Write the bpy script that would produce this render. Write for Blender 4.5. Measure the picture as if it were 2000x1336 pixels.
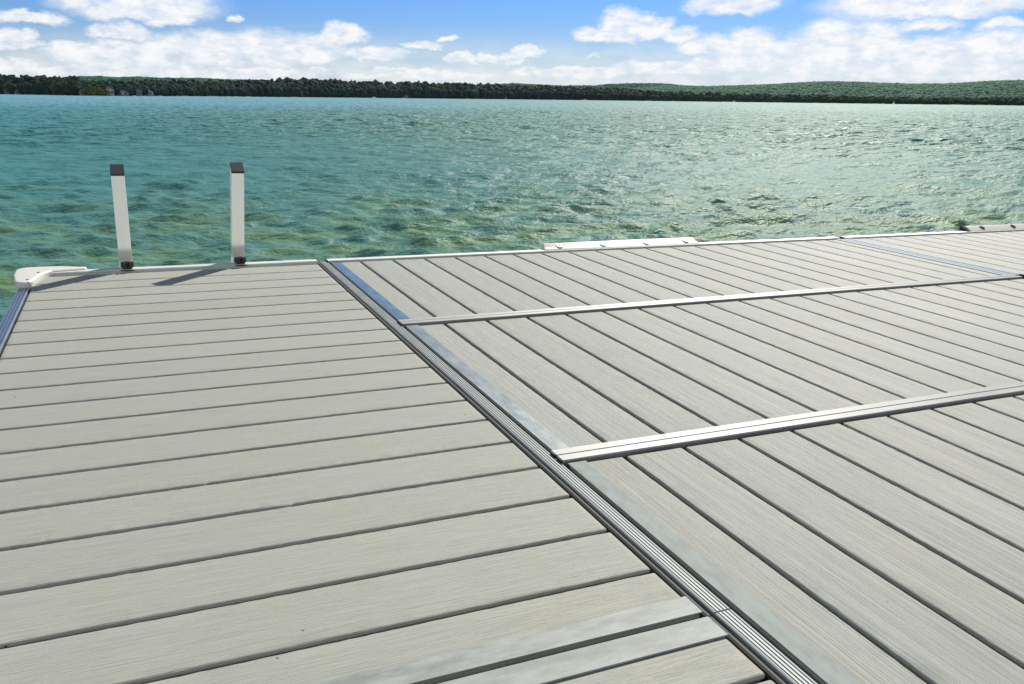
import bpy, bmesh, math, random
import numpy as np
from mathutils import Vector, Matrix, Quaternion

random.seed(7)
rng = np.random.default_rng(7)
for o in list(bpy.data.objects):
    bpy.data.objects.remove(o, do_unlink=True)
scene = bpy.context.scene
C = scene.collection

# ------------------------------------------------------------------ camera
F_PX = 1680.06            # focal length in pixels of a 2000 px wide frame
CAM_DECK = 0.7644         # lens above the deck boards
CAM_H = 1.18              # lens above the lake
YAW = 0.4179


def cam_axes(pitch, roll, yaw):
    cy, sy, cp, sp = math.cos(yaw), math.sin(yaw), math.cos(pitch), math.sin(pitch)
    fwd = Vector((sy * cp, cy * cp, -sp))
    right = Vector((cy, -sy, 0))
    down = fwd.cross(right)
    cr, sr = math.cos(roll), math.sin(roll)
    r2 = cr * right + sr * down
    d2 = -sr * right + cr * down
    return Matrix((r2, d2, fwd))          # rows: right, down, forward


AX_DECK = cam_axes(0.2757, -0.0313, YAW)
AX_LAKE = cam_axes(0.2757, -0.0112, YAW)
PITCH_C = math.atan((668 - 192.6) / F_PX)
AX_LAKE = cam_axes(PITCH_C, -0.0112, YAW)
R_DECK = AX_LAKE.transposed() @ AX_DECK   # the dock sits about a degree out of level
MD = Matrix.Translation((0, 0, CAM_H)) @ R_DECK.to_4x4() @ Matrix.Translation((0, 0, -CAM_DECK))

cam_data = bpy.data.cameras.new("camera")
cam = bpy.data.objects.new("camera", cam_data)
C.objects.link(cam)
r, d, f = AX_LAKE[0], AX_LAKE[1], AX_LAKE[2]
cam.matrix_world = Matrix(((r.x, -d.x, -f.x, 0), (r.y, -d.y, -f.y, 0), (r.z, -d.z, -f.z, CAM_H), (0, 0, 0, 1)))
cam_data.sensor_width = 36
cam_data.lens = F_PX / 2000 * 36
cam_data.clip_start = 0.05
cam_data.clip_end = 30000
scene.camera = cam

# ------------------------------------------------------------------ sun, exposure
SUN = (R_DECK @ Vector((0.362, 0.376, 0.437))).normalized()
sun_data = bpy.data.lights.new("sun", 'SUN')
sun_data.energy = 5.0
sun_data.angle = math.radians(0.55)
sun_data.color = (1.0, 0.94, 0.83)
sun = bpy.data.objects.new("sun", sun_data)
C.objects.link(sun)
sun.rotation_euler = SUN.to_track_quat('Z', 'Y').to_euler()
scene.view_settings.view_transform = 'Standard'
scene.view_settings.look = 'None'
scene.view_settings.exposure = 0.15
scene.view_settings.gamma = 1.0


# ------------------------------------------------------------------ node helpers
class NT:
    def __init__(self, tree):
        self.t = tree
        self.n = tree.nodes
        self.l = tree.links

    def new(self, kind, **kw):
        nd = self.n.new(kind)
        for k, v in kw.items():
            setattr(nd, k, v)
        return nd

    def put(self, sock, v):
        if hasattr(v, 'is_output') or isinstance(v, bpy.types.NodeSocket):
            self.l.new(v, sock)
        else:
            sock.default_value = v

    def math(self, op, a, b=0.0, c=None, clamp=False):
        nd = self.new('ShaderNodeMath', operation=op)
        nd.use_clamp = clamp
        self.put(nd.inputs[0], a)
        self.put(nd.inputs[1], b)
        if c is not None:
            self.put(nd.inputs[2], c)
        return nd.outputs[0]

    def vmath(self, op, a, b=(0, 0, 0), c=None):
        nd = self.new('ShaderNodeVectorMath', operation=op)
        self.put(nd.inputs[0], a)
        self.put(nd.inputs[1], b)
        if c is not None:
            self.put(nd.inputs[2], c)
        return nd.outputs['Value'] if op in ('LENGTH', 'DOT_PRODUCT', 'DISTANCE') else nd.outputs['Vector']

    def mix(self, fac, a, b, blend='MIX'):
        nd = self.new('ShaderNodeMix', data_type='RGBA', blend_type=blend)
        self.put(nd.inputs[0], fac)
        self.put(nd.inputs[6], a)
        self.put(nd.inputs[7], b)
        return nd.outputs[2]

    def ramp(self, v, lo, hi, a=0.0, b=1.0, smooth=True):
        nd = self.new('ShaderNodeMapRange')
        nd.interpolation_type = 'SMOOTHSTEP' if smooth else 'LINEAR'
        self.put(nd.inputs[0], v)
        for i, x in zip((1, 2, 3, 4), (lo, hi, a, b)):
            nd.inputs[i].default_value = x
        return nd.outputs[0]

    def noise(self, vec, scale, detail=2.0, rough=0.5, dims='3D', color=False):
        nd = self.new('ShaderNodeTexNoise', noise_dimensions=dims)
        if vec is not None:
            self.l.new(vec, nd.inputs['Vector'])
        nd.inputs['Scale'].default_value = scale
        nd.inputs['Detail'].default_value = detail
        nd.inputs['Roughness'].default_value = rough
        return nd.outputs['Color'] if color else nd.outputs['Fac']

    def scale(self, vec, s):
        return self.vmath('MULTIPLY', vec, s)

    def xyz(self, v):
        nd = self.new('ShaderNodeSeparateXYZ')
        self.l.new(v, nd.inputs[0])
        return nd.outputs

    def comb(self, x, y, z=0.0):
        nd = self.new('ShaderNodeCombineXYZ')
        for i, v in enumerate((x, y, z)):
            self.put(nd.inputs[i], v)
        return nd.outputs[0]

    def bump(self, h, strength, dist, normal=None):
        nd = self.new('ShaderNodeBump')
        nd.inputs['Strength'].default_value = strength
        nd.inputs['Distance'].default_value = dist
        self.l.new(h, nd.inputs['Height'])
        if normal is not None:
            self.l.new(normal, nd.inputs['Normal'])
        return nd.outputs['Normal']


def material(name):
    m = bpy.data.materials.new(name)
    m.use_nodes = True
    nt = NT(m.node_tree)
    b = m.node_tree.nodes['Principled BSDF']
    return m, nt, b


def rgba(c):
    return (c[0], c[1], c[2], 1.0)


# ------------------------------------------------------------------ sky with clouds
world = bpy.data.worlds.new("World")
scene.world = world
world.use_nodes = True
wt = NT(world.node_tree)
bg = world.node_tree.nodes['Background']
sky = wt.new('ShaderNodeTexSky', sky_type='NISHITA')
sky.sun_disc = False
sky.sun_elevation = math.asin(SUN.z)
sky.sun_rotation = math.atan2(SUN.x, SUN.y)
sky.altitude = 200
sky.air_density = 1.0
sky.dust_density = 0.3
sky.ozone_density = 3.0
SKY_STRENGTH = 0.05
bg.inputs['Strength'].default_value = SKY_STRENGTH


def sky_px(x, y):
    """pixel of the 2000 px frame -> azimuth and elevation in radians"""
    v = AX_LAKE.transposed() @ Vector(((x - 1000) / F_PX, (y - 668) / F_PX, 1)).normalized()
    return math.atan2(v.x, v.y), math.asin(v.z)


tc = wt.new('ShaderNodeTexCoord')
dirv = tc.outputs['Generated']
dx, dy, dz = wt.xyz(dirv)
az = wt.math('ARCTAN2', dx, dy)
el = wt.math('ARCSINE', dz)
ae = wt.comb(az, el, 0.0)
# ragged, billowing displacement of the cloud outlines
n1 = wt.noise(wt.scale(ae, (1.0, 1.5, 1)), 15.0, 2.0, 0.5, color=True)
n2 = wt.noise(wt.scale(ae, (1.0, 1.5, 1)), 52.0, 7.0, 0.70, color=True)
off1 = wt.vmath('MULTIPLY', wt.vmath('SUBTRACT', n1, (0.5, 0.5, 0.5)), (0.040, 0.014, 0))
off2 = wt.vmath('MULTIPLY', wt.vmath('SUBTRACT', n2, (0.5, 0.5, 0.5)), (0.034, 0.018, 0))
aw = wt.vmath('ADD', wt.vmath('ADD', ae, off1), off2)
awx, awy, awz = wt.xyz(aw)

# cumulus: (centre x, centre y, half width, half height, flat base y) in the photograph's frame
CLOUDS = [
    (265, 4, 152, 38, 42), (322, 38, 50, 12, 50), (50, 38, 64, 15, 52), (232, 68, 62, 24, 82),
    (18, 72, 40, 12, 84), (30, 88, 60, 10, 98), (25, 128, 60, 20, 145), (140, 100, 55, 20, 122),
    (250, 110, 160, 28, 140), (400, 98, 130, 36, 140), (510, 96, 95, 38, 140), (610, 98, 80, 30, 134),
    (668, 68, 48, 22, 92), (735, 108, 75, 18, 126), (820, 90, 42, 10, 102), (875, 76, 30, 7, 84),
    (905, 114, 40, 16, 126), (955, 112, 26, 12, 124), (465, 32, 18, 9, 42), (1030, 98, 44, 12, 112),
    (1005, 112, 34, 14, 124), (1150, 106, 16, 6, 112),
    (1165, 66, 60, 18, 80), (1225, 50, 56, 34, 86), (1275, 54, 56, 24, 86), (1335, 66, 44, 16, 84),
    (1425, 8, 92, 26, 32), (1400, 92, 76, 22, 120), (1480, 86, 58, 30, 120), (1570, 92, 60, 22, 120),
    (1640, 74, 80, 38, 120), (1705, 80, 70, 40, 120), (1800, 2, 185, 36, 38), (1930, 10, 100, 22, 26),
    (1822, 50, 54, 14, 60), (1960, 47, 36, 12, 56), (1830, 100, 150, 26, 135), (1950, 92, 110, 32, 140),
    (1560, 120, 220, 22, 150), (1330, 132, 170, 18, 158), (1120, 142, 160, 16, 165), (1750, 138, 280, 24, 165),
    (330, 142, 330, 16, 160), (820, 146, 190, 12, 160), (560, 138, 130, 10, 150),
]
best = None
for cx, cy, hw, hh, base in CLOUDS:
    a0, e0 = sky_px(cx, cy)
    _, eb = sky_px(cx, base)
    sx, sy = 1.06 * F_PX / hw, 1.04 * F_PX / hh
    q = wt.vmath('MULTIPLY_ADD', aw, (sx, sy, 0), (-a0 * sx, -e0 * sy, 0))
    ln = wt.vmath('LENGTH', q)
    cut = wt.math('MULTIPLY_ADD', awy, -F_PX / 18.0, eb * F_PX / 18.0 + 1.0)
    v = wt.math('MAXIMUM', ln, cut)
    best = v if best is None else wt.math('SMOOTH_MIN', best, v, 0.18)
dens = wt.ramp(best, 1.18, 0.58)
wisp = wt.noise(wt.scale(ae, (1.0, 2.2, 1)), 42.0, 6.0, 0.6)
soft = wt.ramp(wisp, 0.30, 0.56, 0.58, 1.0)
dens = wt.math('MULTIPLY', dens, soft)
# thin white veil low over the far shore
veil = wt.ramp(el, 0.082, 0.004, 0.0, 0.85)
veil = wt.math('MULTIPLY', veil, wt.ramp(wt.noise(wt.scale(ae, (1, 4.0, 1)), 9.0, 3.0, 0.55), 0.25, 0.62, 0.55, 1.0))
# scattered fair weather clouds over the rest of the dome
inv = wt.math('DIVIDE', 1.0, wt.math('MAXIMUM', dz, 0.05))
plane = wt.comb(wt.math('MULTIPLY', dx, inv), wt.math('MULTIPLY', dy, inv), 0.0)
high = wt.ramp(wt.noise(plane, 1.1, 5.0, 0.55), 0.56, 0.72, 0.0, 0.8)
high = wt.math('MULTIPLY', high, wt.ramp(el, 0.13, 0.22))
# unseen bright cloud bank added behind the camera to fill the shaded handrails
back = wt.math('ADD', wt.math('MULTIPLY', dx, -math.sin(YAW)), wt.math('MULTIPLY', dy, -math.cos(YAW)))
bank = wt.math('MULTIPLY', wt.ramp(back, 0.0, 0.35), wt.ramp(wt.math('ADD', el, wt.math('MULTIPLY', wt.noise(plane, 0.8, 4.0, 0.55), 0.3)), 0.62, 0.72, 1.0, 0.0))
high = wt.math('MAXIMUM', high, bank)
cover = wt.math('MAXIMUM', wt.math('MAXIMUM', dens, veil), high, clamp=True)
# self shading of the clouds: brighter billows, grey-blue bellies
shade = wt.noise(wt.vmath('ADD', wt.scale(ae, (1.0, 1.9, 1)), off1), 34.0, 5.0, 0.6)
cl_fac = wt.ramp(shade, 0.36, 0.60)
cloud_col = wt.mix(cl_fac, rgba((14.6, 15.5, 17.0)), rgba((18.0, 17.9, 18.0)))
# clear air: deeper blue away from the horizon than the dusty model gives
clear = wt.mix(1.0, sky.outputs['Color'], wt.mix(wt.ramp(el, 0.0, 0.13), rgba((0.90, 1.12, 1.50)), rgba((0.59, 1.05, 1.95))), 'MULTIPLY')
clear = wt.mix(wt.ramp(el, 0.11, 0.30), clear, sky.outputs['Color'])
wcol = wt.mix(cover, clear, cloud_col)
wt.l.new(wcol, bg.inputs['Color'])


# ------------------------------------------------------------------ object helpers
def tag(o, label=None, cat=None, group=None, kind=None):
    if label:
        o['label'] = label
    if cat:
        o['category'] = cat
    if group:
        o['group'] = group
    if kind:
        o['kind'] = kind
    return o


def mesh_np(name, V, Fc, smooth=False):
    me = bpy.data.meshes.new(name)
    V = np.asarray(V, dtype=np.float32)
    Fc = np.asarray(Fc, dtype=np.int32)
    n, k = Fc.shape
    me.vertices.add(len(V))
    me.vertices.foreach_set('co', V.ravel())
    me.loops.add(n * k)
    me.loops.foreach_set('vertex_index', Fc.ravel())
    me.polygons.add(n)
    me.polygons.foreach_set('loop_start', np.arange(0, n * k, k, dtype=np.int32))
    me.polygons.foreach_set('loop_total', np.full(n, k, dtype=np.int32))
    me.update(calc_edges=True)
    me.validate()
    if smooth:
        me.polygons.foreach_set('use_smooth', np.ones(n, dtype=bool))
    return me


def obj(name, me, mat=None, parent=None, loc=(0, 0, 0), rz=0.0):
    if isinstance(me, bmesh.types.BMesh):
        bm = me
        me = bpy.data.meshes.new(name)
        bm.normal_update()
        bm.to_mesh(me)
        bm.free()
    o = bpy.data.objects.new(name, me)
    C.objects.link(o)
    if mat is not None and len(me.materials) == 0:
        me.materials.append(mat)
    if parent is not None:
        o.parent = parent
    o.location = loc
    o.rotation_euler = (0, 0, rz)
    return o


def deck_thing(name, label, cat, loc, group=None, rz=0.0):
    o = bpy.data.objects.new(name, None)
    C.objects.link(o)
    o.empty_display_size = 0.2
    o.matrix_world = MD @ Matrix.Translation(loc) @ Matrix.Rotation(rz, 4, 'Z')
    return tag(o, label, cat, group)


def thing(name, label, cat, loc, group=None, rz=0.0):
    o = bpy.data.objects.new(name, None)
    C.objects.link(o)
    o.location = loc
    o.rotation_euler = (0, 0, rz)
    return tag(o, label, cat, group)


def bm_box(bm, x0, x1, y0, y1, z0, z1, bevel=0.0, seg=2):
    vs = [bm.verts.new((x, y, z)) for z in (z0, z1) for y in (y0, y1) for x in (x0, x1)]
    fs = []
    for f in ((0, 2, 3, 1), (4, 5, 7, 6), (0, 1, 5, 4), (2, 6, 7, 3), (0, 4, 6, 2), (1, 3, 7, 5)):
        fs.append(bm.faces.new([vs[i] for i in f]))
    if bevel:
        es = set(e for f in fs for e in f.edges)
        bmesh.ops.bevel(bm, geom=list(es), offset=bevel, segments=seg, affect='EDGES', profile=0.5)
    return bm


def bm_prism(bm, prof, a, b, axis='X'):
    """closed profile [(u, v)] swept straight from a to b along axis; u is the other level axis, v is up"""
    def P(t, u, v):
        return (t, u, v) if axis == 'X' else (u, t, v)
    r0 = [bm.verts.new(P(a, u, v)) for u, v in prof]
    r1 = [bm.verts.new(P(b, u, v)) for u, v in prof]
    n = len(prof)
    for i in range(n):
        j = (i + 1) % n
        bm.faces.new((r0[i], r0[j], r1[j], r1[i]))
    bm.faces.new(r0[::-1])
    bm.faces.new(r1)
    bmesh.ops.recalc_face_normals(bm, faces=bm.faces[:])
    return bm


def bm_cyl(bm, c, r0, r1, z0, z1, seg=20, axis='Z'):
    rings = []
    for r_, z in ((r0, z0), (r1, z1)):
        ring = []
        for i in range(seg):
            t = 2 * math.pi * i / seg
            p = (r_ * math.cos(t), r_ * math.sin(t), z)
            if axis == 'Y':
                p = (p[0], p[2], p[1])
            ring.append(bm.verts.new((c[0] + p[0], c[1] + p[1], c[2] + p[2])))
        rings.append(ring)
    for i in range(seg):
        j = (i + 1) % seg
        bm.faces.new((rings[0][i], rings[0][j], rings[1][j], rings[1][i]))
    bm.faces.new(rings[0][::-1])
    bm.faces.new(rings[1])
    bmesh.ops.recalc_face_normals(bm, faces=bm.faces[:])
    return bm


# ------------------------------------------------------------------ materials
def plank_material(name, base, streak, grain_y, dark=0.78, bump=0.0009, wander=5.0):
    m, nt, b = material(name)
    tcn = nt.new('ShaderNodeTexCoord')
    oi = nt.new('ShaderNodeObjectInfo')
    rnd = oi.outputs['Random']
    p = nt.vmath('ADD', tcn.outputs['Object'], nt.comb(nt.math('MULTIPLY', rnd, 37.0), nt.math('MULTIPLY', rnd, 11.0), 0.0))
    # wandering embossed grain lines along the board
    wob = nt.noise(nt.scale(p, (2.2, 6, 1)), 1.0, 2.0, 0.5)
    px, py, pz = nt.xyz(p)
    yy = nt.math('ADD', nt.math('MULTIPLY', py, grain_y), nt.math('MULTIPLY', wob, wander))
    g1 = nt.noise(nt.comb(nt.math('MULTIPLY', px, streak), yy, 0.0), 1.0, 3.0, 0.62)
    g2 = nt.noise(nt.comb(nt.math('MULTIPLY', px, streak * 6), nt.math('MULTIPLY', yy, 2.3), 3.0), 1.0, 2.0, 0.6)
    groove = nt.ramp(g1, 0.36, 0.56)
    fine = nt.ramp(g2, 0.25, 0.75)
    h = nt.math('ADD', nt.math('MULTIPLY', groove, 0.75), nt.math('MULTIPLY', fine, 0.45))
    # soft weathering: warm and cool drifts, scuffs, grime specks
    drift = nt.noise(nt.scale(p, (1.3, 5.0, 1)), 1.0, 3.0, 0.55)
    warm = tuple(x * k for x, k in zip(base, (1.01, 1.0, 0.975)))
    cool = tuple(x * k for x, k in zip(base, (0.99, 1.0, 1.01)))
    col = nt.mix(nt.ramp(drift, 0.35, 0.65), rgba(warm), rgba(cool))
    tint = nt.math('ADD', 0.97, nt.math('MULTIPLY', rnd, 0.06))
    col = nt.mix(1.0, col, nt.comb(tint, tint, tint), 'MULTIPLY')
    gr = nt.ramp(h, 0.15, 0.75, dark, 1.05, False)
    col = nt.mix(1.0, col, nt.comb(gr, gr, gr), 'MULTIPLY')
    stain = nt.ramp(nt.noise(nt.scale(p, (4.0, 9.0, 1)), 1.0, 3.0, 0.6), 0.68, 0.80, 0.0, 0.2)
    col = nt.mix(stain, col, rgba((base[0] * 0.80, base[1] * 0.70, base[2] * 0.5)))
    vor = nt.new('ShaderNodeTexVoronoi')
    vor.inputs['Scale'].default_value = 9.0
    nt.l.new(p, vor.inputs['Vector'])
    speck = nt.ramp(vor.outputs['Distance'], 0.016, 0.028, 0.85, 0.0)
    col = nt.mix(speck, col, rgba((0.05, 0.045, 0.035)))
    nt.l.new(col, b.inputs['Base Color'])
    b.inputs['Roughness'].default_value = 0.62
    b.inputs['Specular IOR Level'].default_value = 0.20
    nt.l.new(nt.bump(h, 1.0, bump), b.inputs['Normal'])
    return m


M_PLANK_L = plank_material("grey composite board", (0.343, 0.355, 0.320), 7.0, 380.0, 0.92, 0.0004, 3.0)
M_PLANK_R = plank_material("grey grained board", (0.346, 0.360, 0.338), 1.3, 420.0, 0.86, 0.0006, 1.6)


def metal_material(name, base, rough, brush=(3, 300, 1), blotch=0.35, metallic=1.0, bscale=9.0, bump=0.00015, along=None):
    m, nt, b = material(name)
    tcn = nt.new('ShaderNodeTexCoord')
    p = tcn.outputs['Object']
    n = nt.noise(nt.scale(p, (0.45, 1.5, 1.0) if brush[1] > brush[0] else (1.4, 0.5, 1.0)), bscale, 7.0, 0.72)
    s = nt.noise(nt.scale(p, brush), 1.0, 3.0, 0.6)
    v = nt.math('ADD', nt.math('MULTIPLY', nt.ramp(n, 0.3, 0.7), blotch), nt.math('MULTIPLY', s, 0.20))
    k = nt.math('ADD', 1.0 - blotch * 0.6, v)
    nt.l.new(nt.mix(1.0, rgba(base), nt.comb(k, k, k), 'MULTIPLY'), b.inputs['Base Color'])
    b.inputs['Metallic'].default_value = metallic
    rr = nt.math('ADD', rough - 0.06, nt.math('MULTIPLY', n, 0.16))
    nt.l.new(rr, b.inputs['Roughness'])
    if along:                                   # drawn lengthwise: highlights smear across the draw lines
        tg = nt.new('ShaderNodeTangent', direction_type='RADIAL', axis=along)
        nt.l.new(tg.outputs[0], b.inputs['Tangent'])
        b.inputs['Anisotropic'].default_value = 0.6
    nt.l.new(nt.bump(s, 0.5, bump), b.inputs['Normal'])
    return m


M_ALU = metal_material("extruded aluminium", (0.295, 0.305, 0.302), 0.58, (3, 300, 1), 0.24, 0.25, along='X')
M_EDGE = metal_material("pale edge rail", (0.60, 0.61, 0.60), 0.50, (3, 300, 1), 0.14, 0.2)
M_ALU_DULL = metal_material("weathered aluminium rail", (0.27, 0.295, 0.30), 0.60, (300, 3, 1), 0.20, 0.25)
M_RAIL_BLUE = metal_material("smooth side rail aluminium", (0.42, 0.47, 0.52), 0.30, (300, 3, 1), 0.15, 0.9)
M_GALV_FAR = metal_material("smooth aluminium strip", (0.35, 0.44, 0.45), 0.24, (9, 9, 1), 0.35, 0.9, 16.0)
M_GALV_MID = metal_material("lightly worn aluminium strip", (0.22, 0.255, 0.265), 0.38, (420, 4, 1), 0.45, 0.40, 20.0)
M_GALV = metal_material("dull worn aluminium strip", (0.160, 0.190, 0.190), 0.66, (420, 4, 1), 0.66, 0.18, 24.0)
M_JOINT = metal_material("bluish worn strip", (0.10, 0.16, 0.21), 0.60, (9, 9, 1), 0.35, 0.2, 16.0)
M_STRIP = metal_material("scuffed aluminium flat bar", (0.225, 0.248, 0.242), 0.64, (4, 420, 1), 0.62, 0.2, 22.0)
M_POLE = metal_material("satin aluminium tube", (0.96, 0.94, 0.88), 0.42, (300, 300, 2), 0.06, 0.10)


def plain(name, col, rough, var=0.12, scale=30.0, spec=0.4, bump=0.0):
    m, nt, b = material(name)
    tcn = nt.new('ShaderNodeTexCoord')
    n = nt.noise(tcn.outputs['Object'], scale, 4.0, 0.6)
    k = nt.math('ADD', 1.0 - var * 0.5, nt.math('MULTIPLY', n, var))
    nt.l.new(nt.mix(1.0, rgba(col), nt.comb(k, k, k), 'MULTIPLY'), b.inputs['Base Color'])
    b.inputs['Roughness'].default_value = rough
    b.inputs['Specular IOR Level'].default_value = spec
    if bump:
        nt.l.new(nt.bump(n, 0.6, bump), b.inputs['Normal'])
    return m


M_VINYL = plain("white vinyl", (0.68, 0.67, 0.62), 0.45, 0.10)
M_VINYL_C = plain("cream vinyl", (0.74, 0.71, 0.63), 0.45, 0.14)
M_BLACK = plain("black plastic", (0.012, 0.013, 0.014), 0.38, 0.3)
M_RUBBER = plain("dark gasket", (0.022, 0.024, 0.024), 0.6, 0.3)
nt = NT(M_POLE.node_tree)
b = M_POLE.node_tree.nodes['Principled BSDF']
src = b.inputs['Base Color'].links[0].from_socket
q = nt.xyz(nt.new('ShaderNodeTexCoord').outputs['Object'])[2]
knob_reflection = nt.math('MULTIPLY', nt.ramp(q, 0.025, 0.05), nt.ramp(q, 0.105, 0.075))  # dark reflection of the clamp knob, painted into the tube colour by height
nt.l.new(nt.mix(nt.math('MULTIPLY', knob_reflection, 0.62), src, rgba((0.20, 0.20, 0.20))), b.inputs['Base Color'])
M_CAP = plain("charcoal plastic cap", (0.035, 0.04, 0.045), 0.42, 0.2)
M_FRAME = metal_material("frame beam aluminium", (0.38, 0.40, 0.42), 0.5)

# ------------------------------------------------------------------ lake
# depth below the dock and out over the bars gives the lake its bands of colour
mw, nt, b = material("lake water")
geo = nt.new('ShaderNodeNewGeometry')
pos = geo.outputs['Position']
X, Y, Z = nt.xyz(pos)
out = nt.math('ADD', nt.math('MULTIPLY', X, 0.18), nt.math('MULTIPLY', Y, 0.98))       # metres out from the dock edge
bar = nt.noise(nt.scale(pos, (0.018, 0.05, 0)), 1.0, 3.0, 0.55)
outw = nt.math('ADD', out, nt.math('MULTIPLY', nt.math('SUBTRACT', bar, 0.5), 14.0))
shallow = nt.ramp(nt.math('ADD', out, nt.math('MULTIPLY', nt.math('SUBTRACT', bar, 0.5), 4.0)), 5.5, 14.0, 1.0, 0.0)
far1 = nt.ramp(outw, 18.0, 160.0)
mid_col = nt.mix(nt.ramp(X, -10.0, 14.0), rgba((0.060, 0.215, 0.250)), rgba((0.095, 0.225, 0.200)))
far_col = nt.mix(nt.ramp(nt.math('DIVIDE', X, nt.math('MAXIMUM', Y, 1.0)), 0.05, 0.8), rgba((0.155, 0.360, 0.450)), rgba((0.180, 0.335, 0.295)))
weed = nt.noise(nt.scale(pos, (0.9, 1.5, 0)), 1.0, 4.0, 0.62)
sh_col = nt.mix(nt.ramp(weed, 0.40, 0.62), rgba((0.095, 0.215, 0.185)), rgba((0.165, 0.255, 0.085)))
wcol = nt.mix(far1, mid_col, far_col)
wcol = nt.mix(nt.math('MULTIPLY', shallow, 0.68), wcol, sh_col)
nt.l.new(wcol, b.inputs['Base Color'])
b.inputs['Roughness'].default_value = 0.46
b.inputs['IOR'].default_value = 1.33
b.inputs['Specular IOR Level'].default_value = 0.09
b.inputs['Specular Tint'].default_value = (0.75, 1.0, 0.95, 1)
rip = nt.noise(nt.scale(pos, (4.0, 7.5, 1)), 1.0, 4.0, 0.6)
rip2 = nt.noise(nt.scale(pos, (1.1, 2.0, 1)), 1.0, 3.0, 0.55)
dist = nt.vmath('LENGTH', pos)
bh = nt.math('ADD', nt.math('MULTIPLY', rip, 0.065),
             nt.math('MULTIPLY', rip2, nt.ramp(dist, 9.0, 40.0, 0.04, 0.50)))
nt.l.new(nt.bump(bh, 1.0, 1.0), b.inputs['Normal'])
M_WATER = mw


def build_lake():
    radii = [0.0, 0.8]
    while radii[-1] < 2600:
        r_ = radii[-1]
        radii.append(r_ + (0.1 if r_ < 3.2 else max(0.028, min(r_ * r_ / 2300.0, 0.10 + r_ * 0.0013) if r_ < 240 else r_ * r_ / 2300.0)))
    radii[-1] = 2600
    radii += [4500]
    radii = np.array(radii)
    fan = np.arange(YAW - math.radians(52), YAW + math.radians(52), 0.0016)
    rest = np.linspace(fan[-1], fan[0] + 2 * math.pi, 60)[1:-1]
    ang = np.concatenate([fan, rest])
    dr = np.gradient(radii)
    Rr, A = np.meshgrid(radii, ang, indexing='ij')
    DR = np.repeat(dr[:, None], len(ang), 1)
    X0, Y0 = Rr * np.sin(A), Rr * np.cos(A)
    Zz = np.zeros_like(X0)
    DX = np.zeros_like(X0)
    DY = np.zeros_like(X0)
    n = 140
    lam = np.exp(rng.uniform(math.log(0.16), math.log(2.6), n))
    th = math.radians(200) + rng.normal(0, 0.52, n)            # wind driven chop coming in over the lake
    ph = rng.uniform(0, 2 * math.pi, n)
    steep = 0.036 * rng.uniform(0.5, 1.3, n) * np.where(lam > 0.85, 0.66, 1.22)
    near = radii < 330
    k_end = int(near.sum())
    xs, ys, drs = X0[:k_end], Y0[:k_end], DR[:k_end]
    for i in range(n):
        k = 2 * math.pi / lam[i]
        amp = steep[i] / k
        w = np.clip((lam[i] / drs - 2.0) / 2.0, 0, 1)
        if lam[i] > 0.8:                                      # the long chop flattens out over the shallows by the dock
            w = w * np.clip((Rr[:k_end] - 5.0) / 16.0, 0.38, 1.0)
        if w.max() <= 0:
            continue
        arg = k * (xs * math.sin(th[i]) + ys * math.cos(th[i])) + ph[i]
        s, c = np.sin(arg), np.cos(arg)
        Zz[:k_end] += w * amp * s
        DX[:k_end] += w * amp * 0.65 * c * math.sin(th[i])
        DY[:k_end] += w * amp * 0.65 * c * math.cos(th[i])
    # gusts: calmer and rougher patches
    patch = 0.85 + 0.3 * np.sin(X0 * 0.21 + 1.3 * np.sin(Y0 * 0.13)) * np.sin(Y0 * 0.17 + 0.7)
    Zz *= patch
    V = np.stack([X0 + DX, Y0 + DY, Zz], -1).reshape(-1, 3)
    nr, na = X0.shape
    i = np.arange(nr - 1)[:, None]
    j = np.arange(na)[None, :]
    j2 = (j + 1) % na
    Fc = np.stack([i * na + j, (i + 1) * na + j, (i + 1) * na + j2, i * na + j2], -1).reshape(-1, 4)
    # drop the collapsed innermost ring by giving it a hair of radius
    V[:na, 0] = 0.01 * np.sin(ang)
    V[:na, 1] = 0.01 * np.cos(ang)
    Fc = Fc[:, ::-1]
    o = obj('water', mesh_np('water', V, Fc, True), M_WATER)
    return tag(o, kind='structure')


build_lake()

# ------------------------------------------------------------------ far shore
SHORE = [(-700, 1000), (0, 900), (150, 640), (250, 660), (500, 1000), (750, 1200), (1000, 1350), (1250, 1250), (1500, 1080), (1750, 930), (2000, 900), (2700, 900)]


def interp(tab, x):
    return float(np.interp(x, [t[0] for t in tab], [t[1] for t in tab]))


def shore_xy(px, extra=0.0):
    a, _ = sky_px(px, 190)
    dd = interp(SHORE, px) + extra
    return dd * math.sin(a), dd * math.cos(a)


def el_of(px, y):
    return sky_px(px, y)[1]


def forest_material(name, dark, light, scale=0.085):
    m, nt, b = material(name)
    g = nt.new('ShaderNodeNewGeometry')
    p = g.outputs['Position']
    n = nt.noise(p, scale, 2.0, 0.5)
    f = nt.noise(p, 0.9, 3.0, 0.65)
    k = nt.math('ADD', nt.math('MULTIPLY', n, 0.65), nt.math('MULTIPLY', f, 0.45))
    nt.l.new(nt.mix(nt.ramp(k, 0.38, 0.76), rgba(dark), rgba(light)), b.inputs['Base Color'])
    b.inputs['Roughness'].default_value = 0.75
    b.inputs['Specular IOR Level'].default_value = 0.03
    return m


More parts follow.
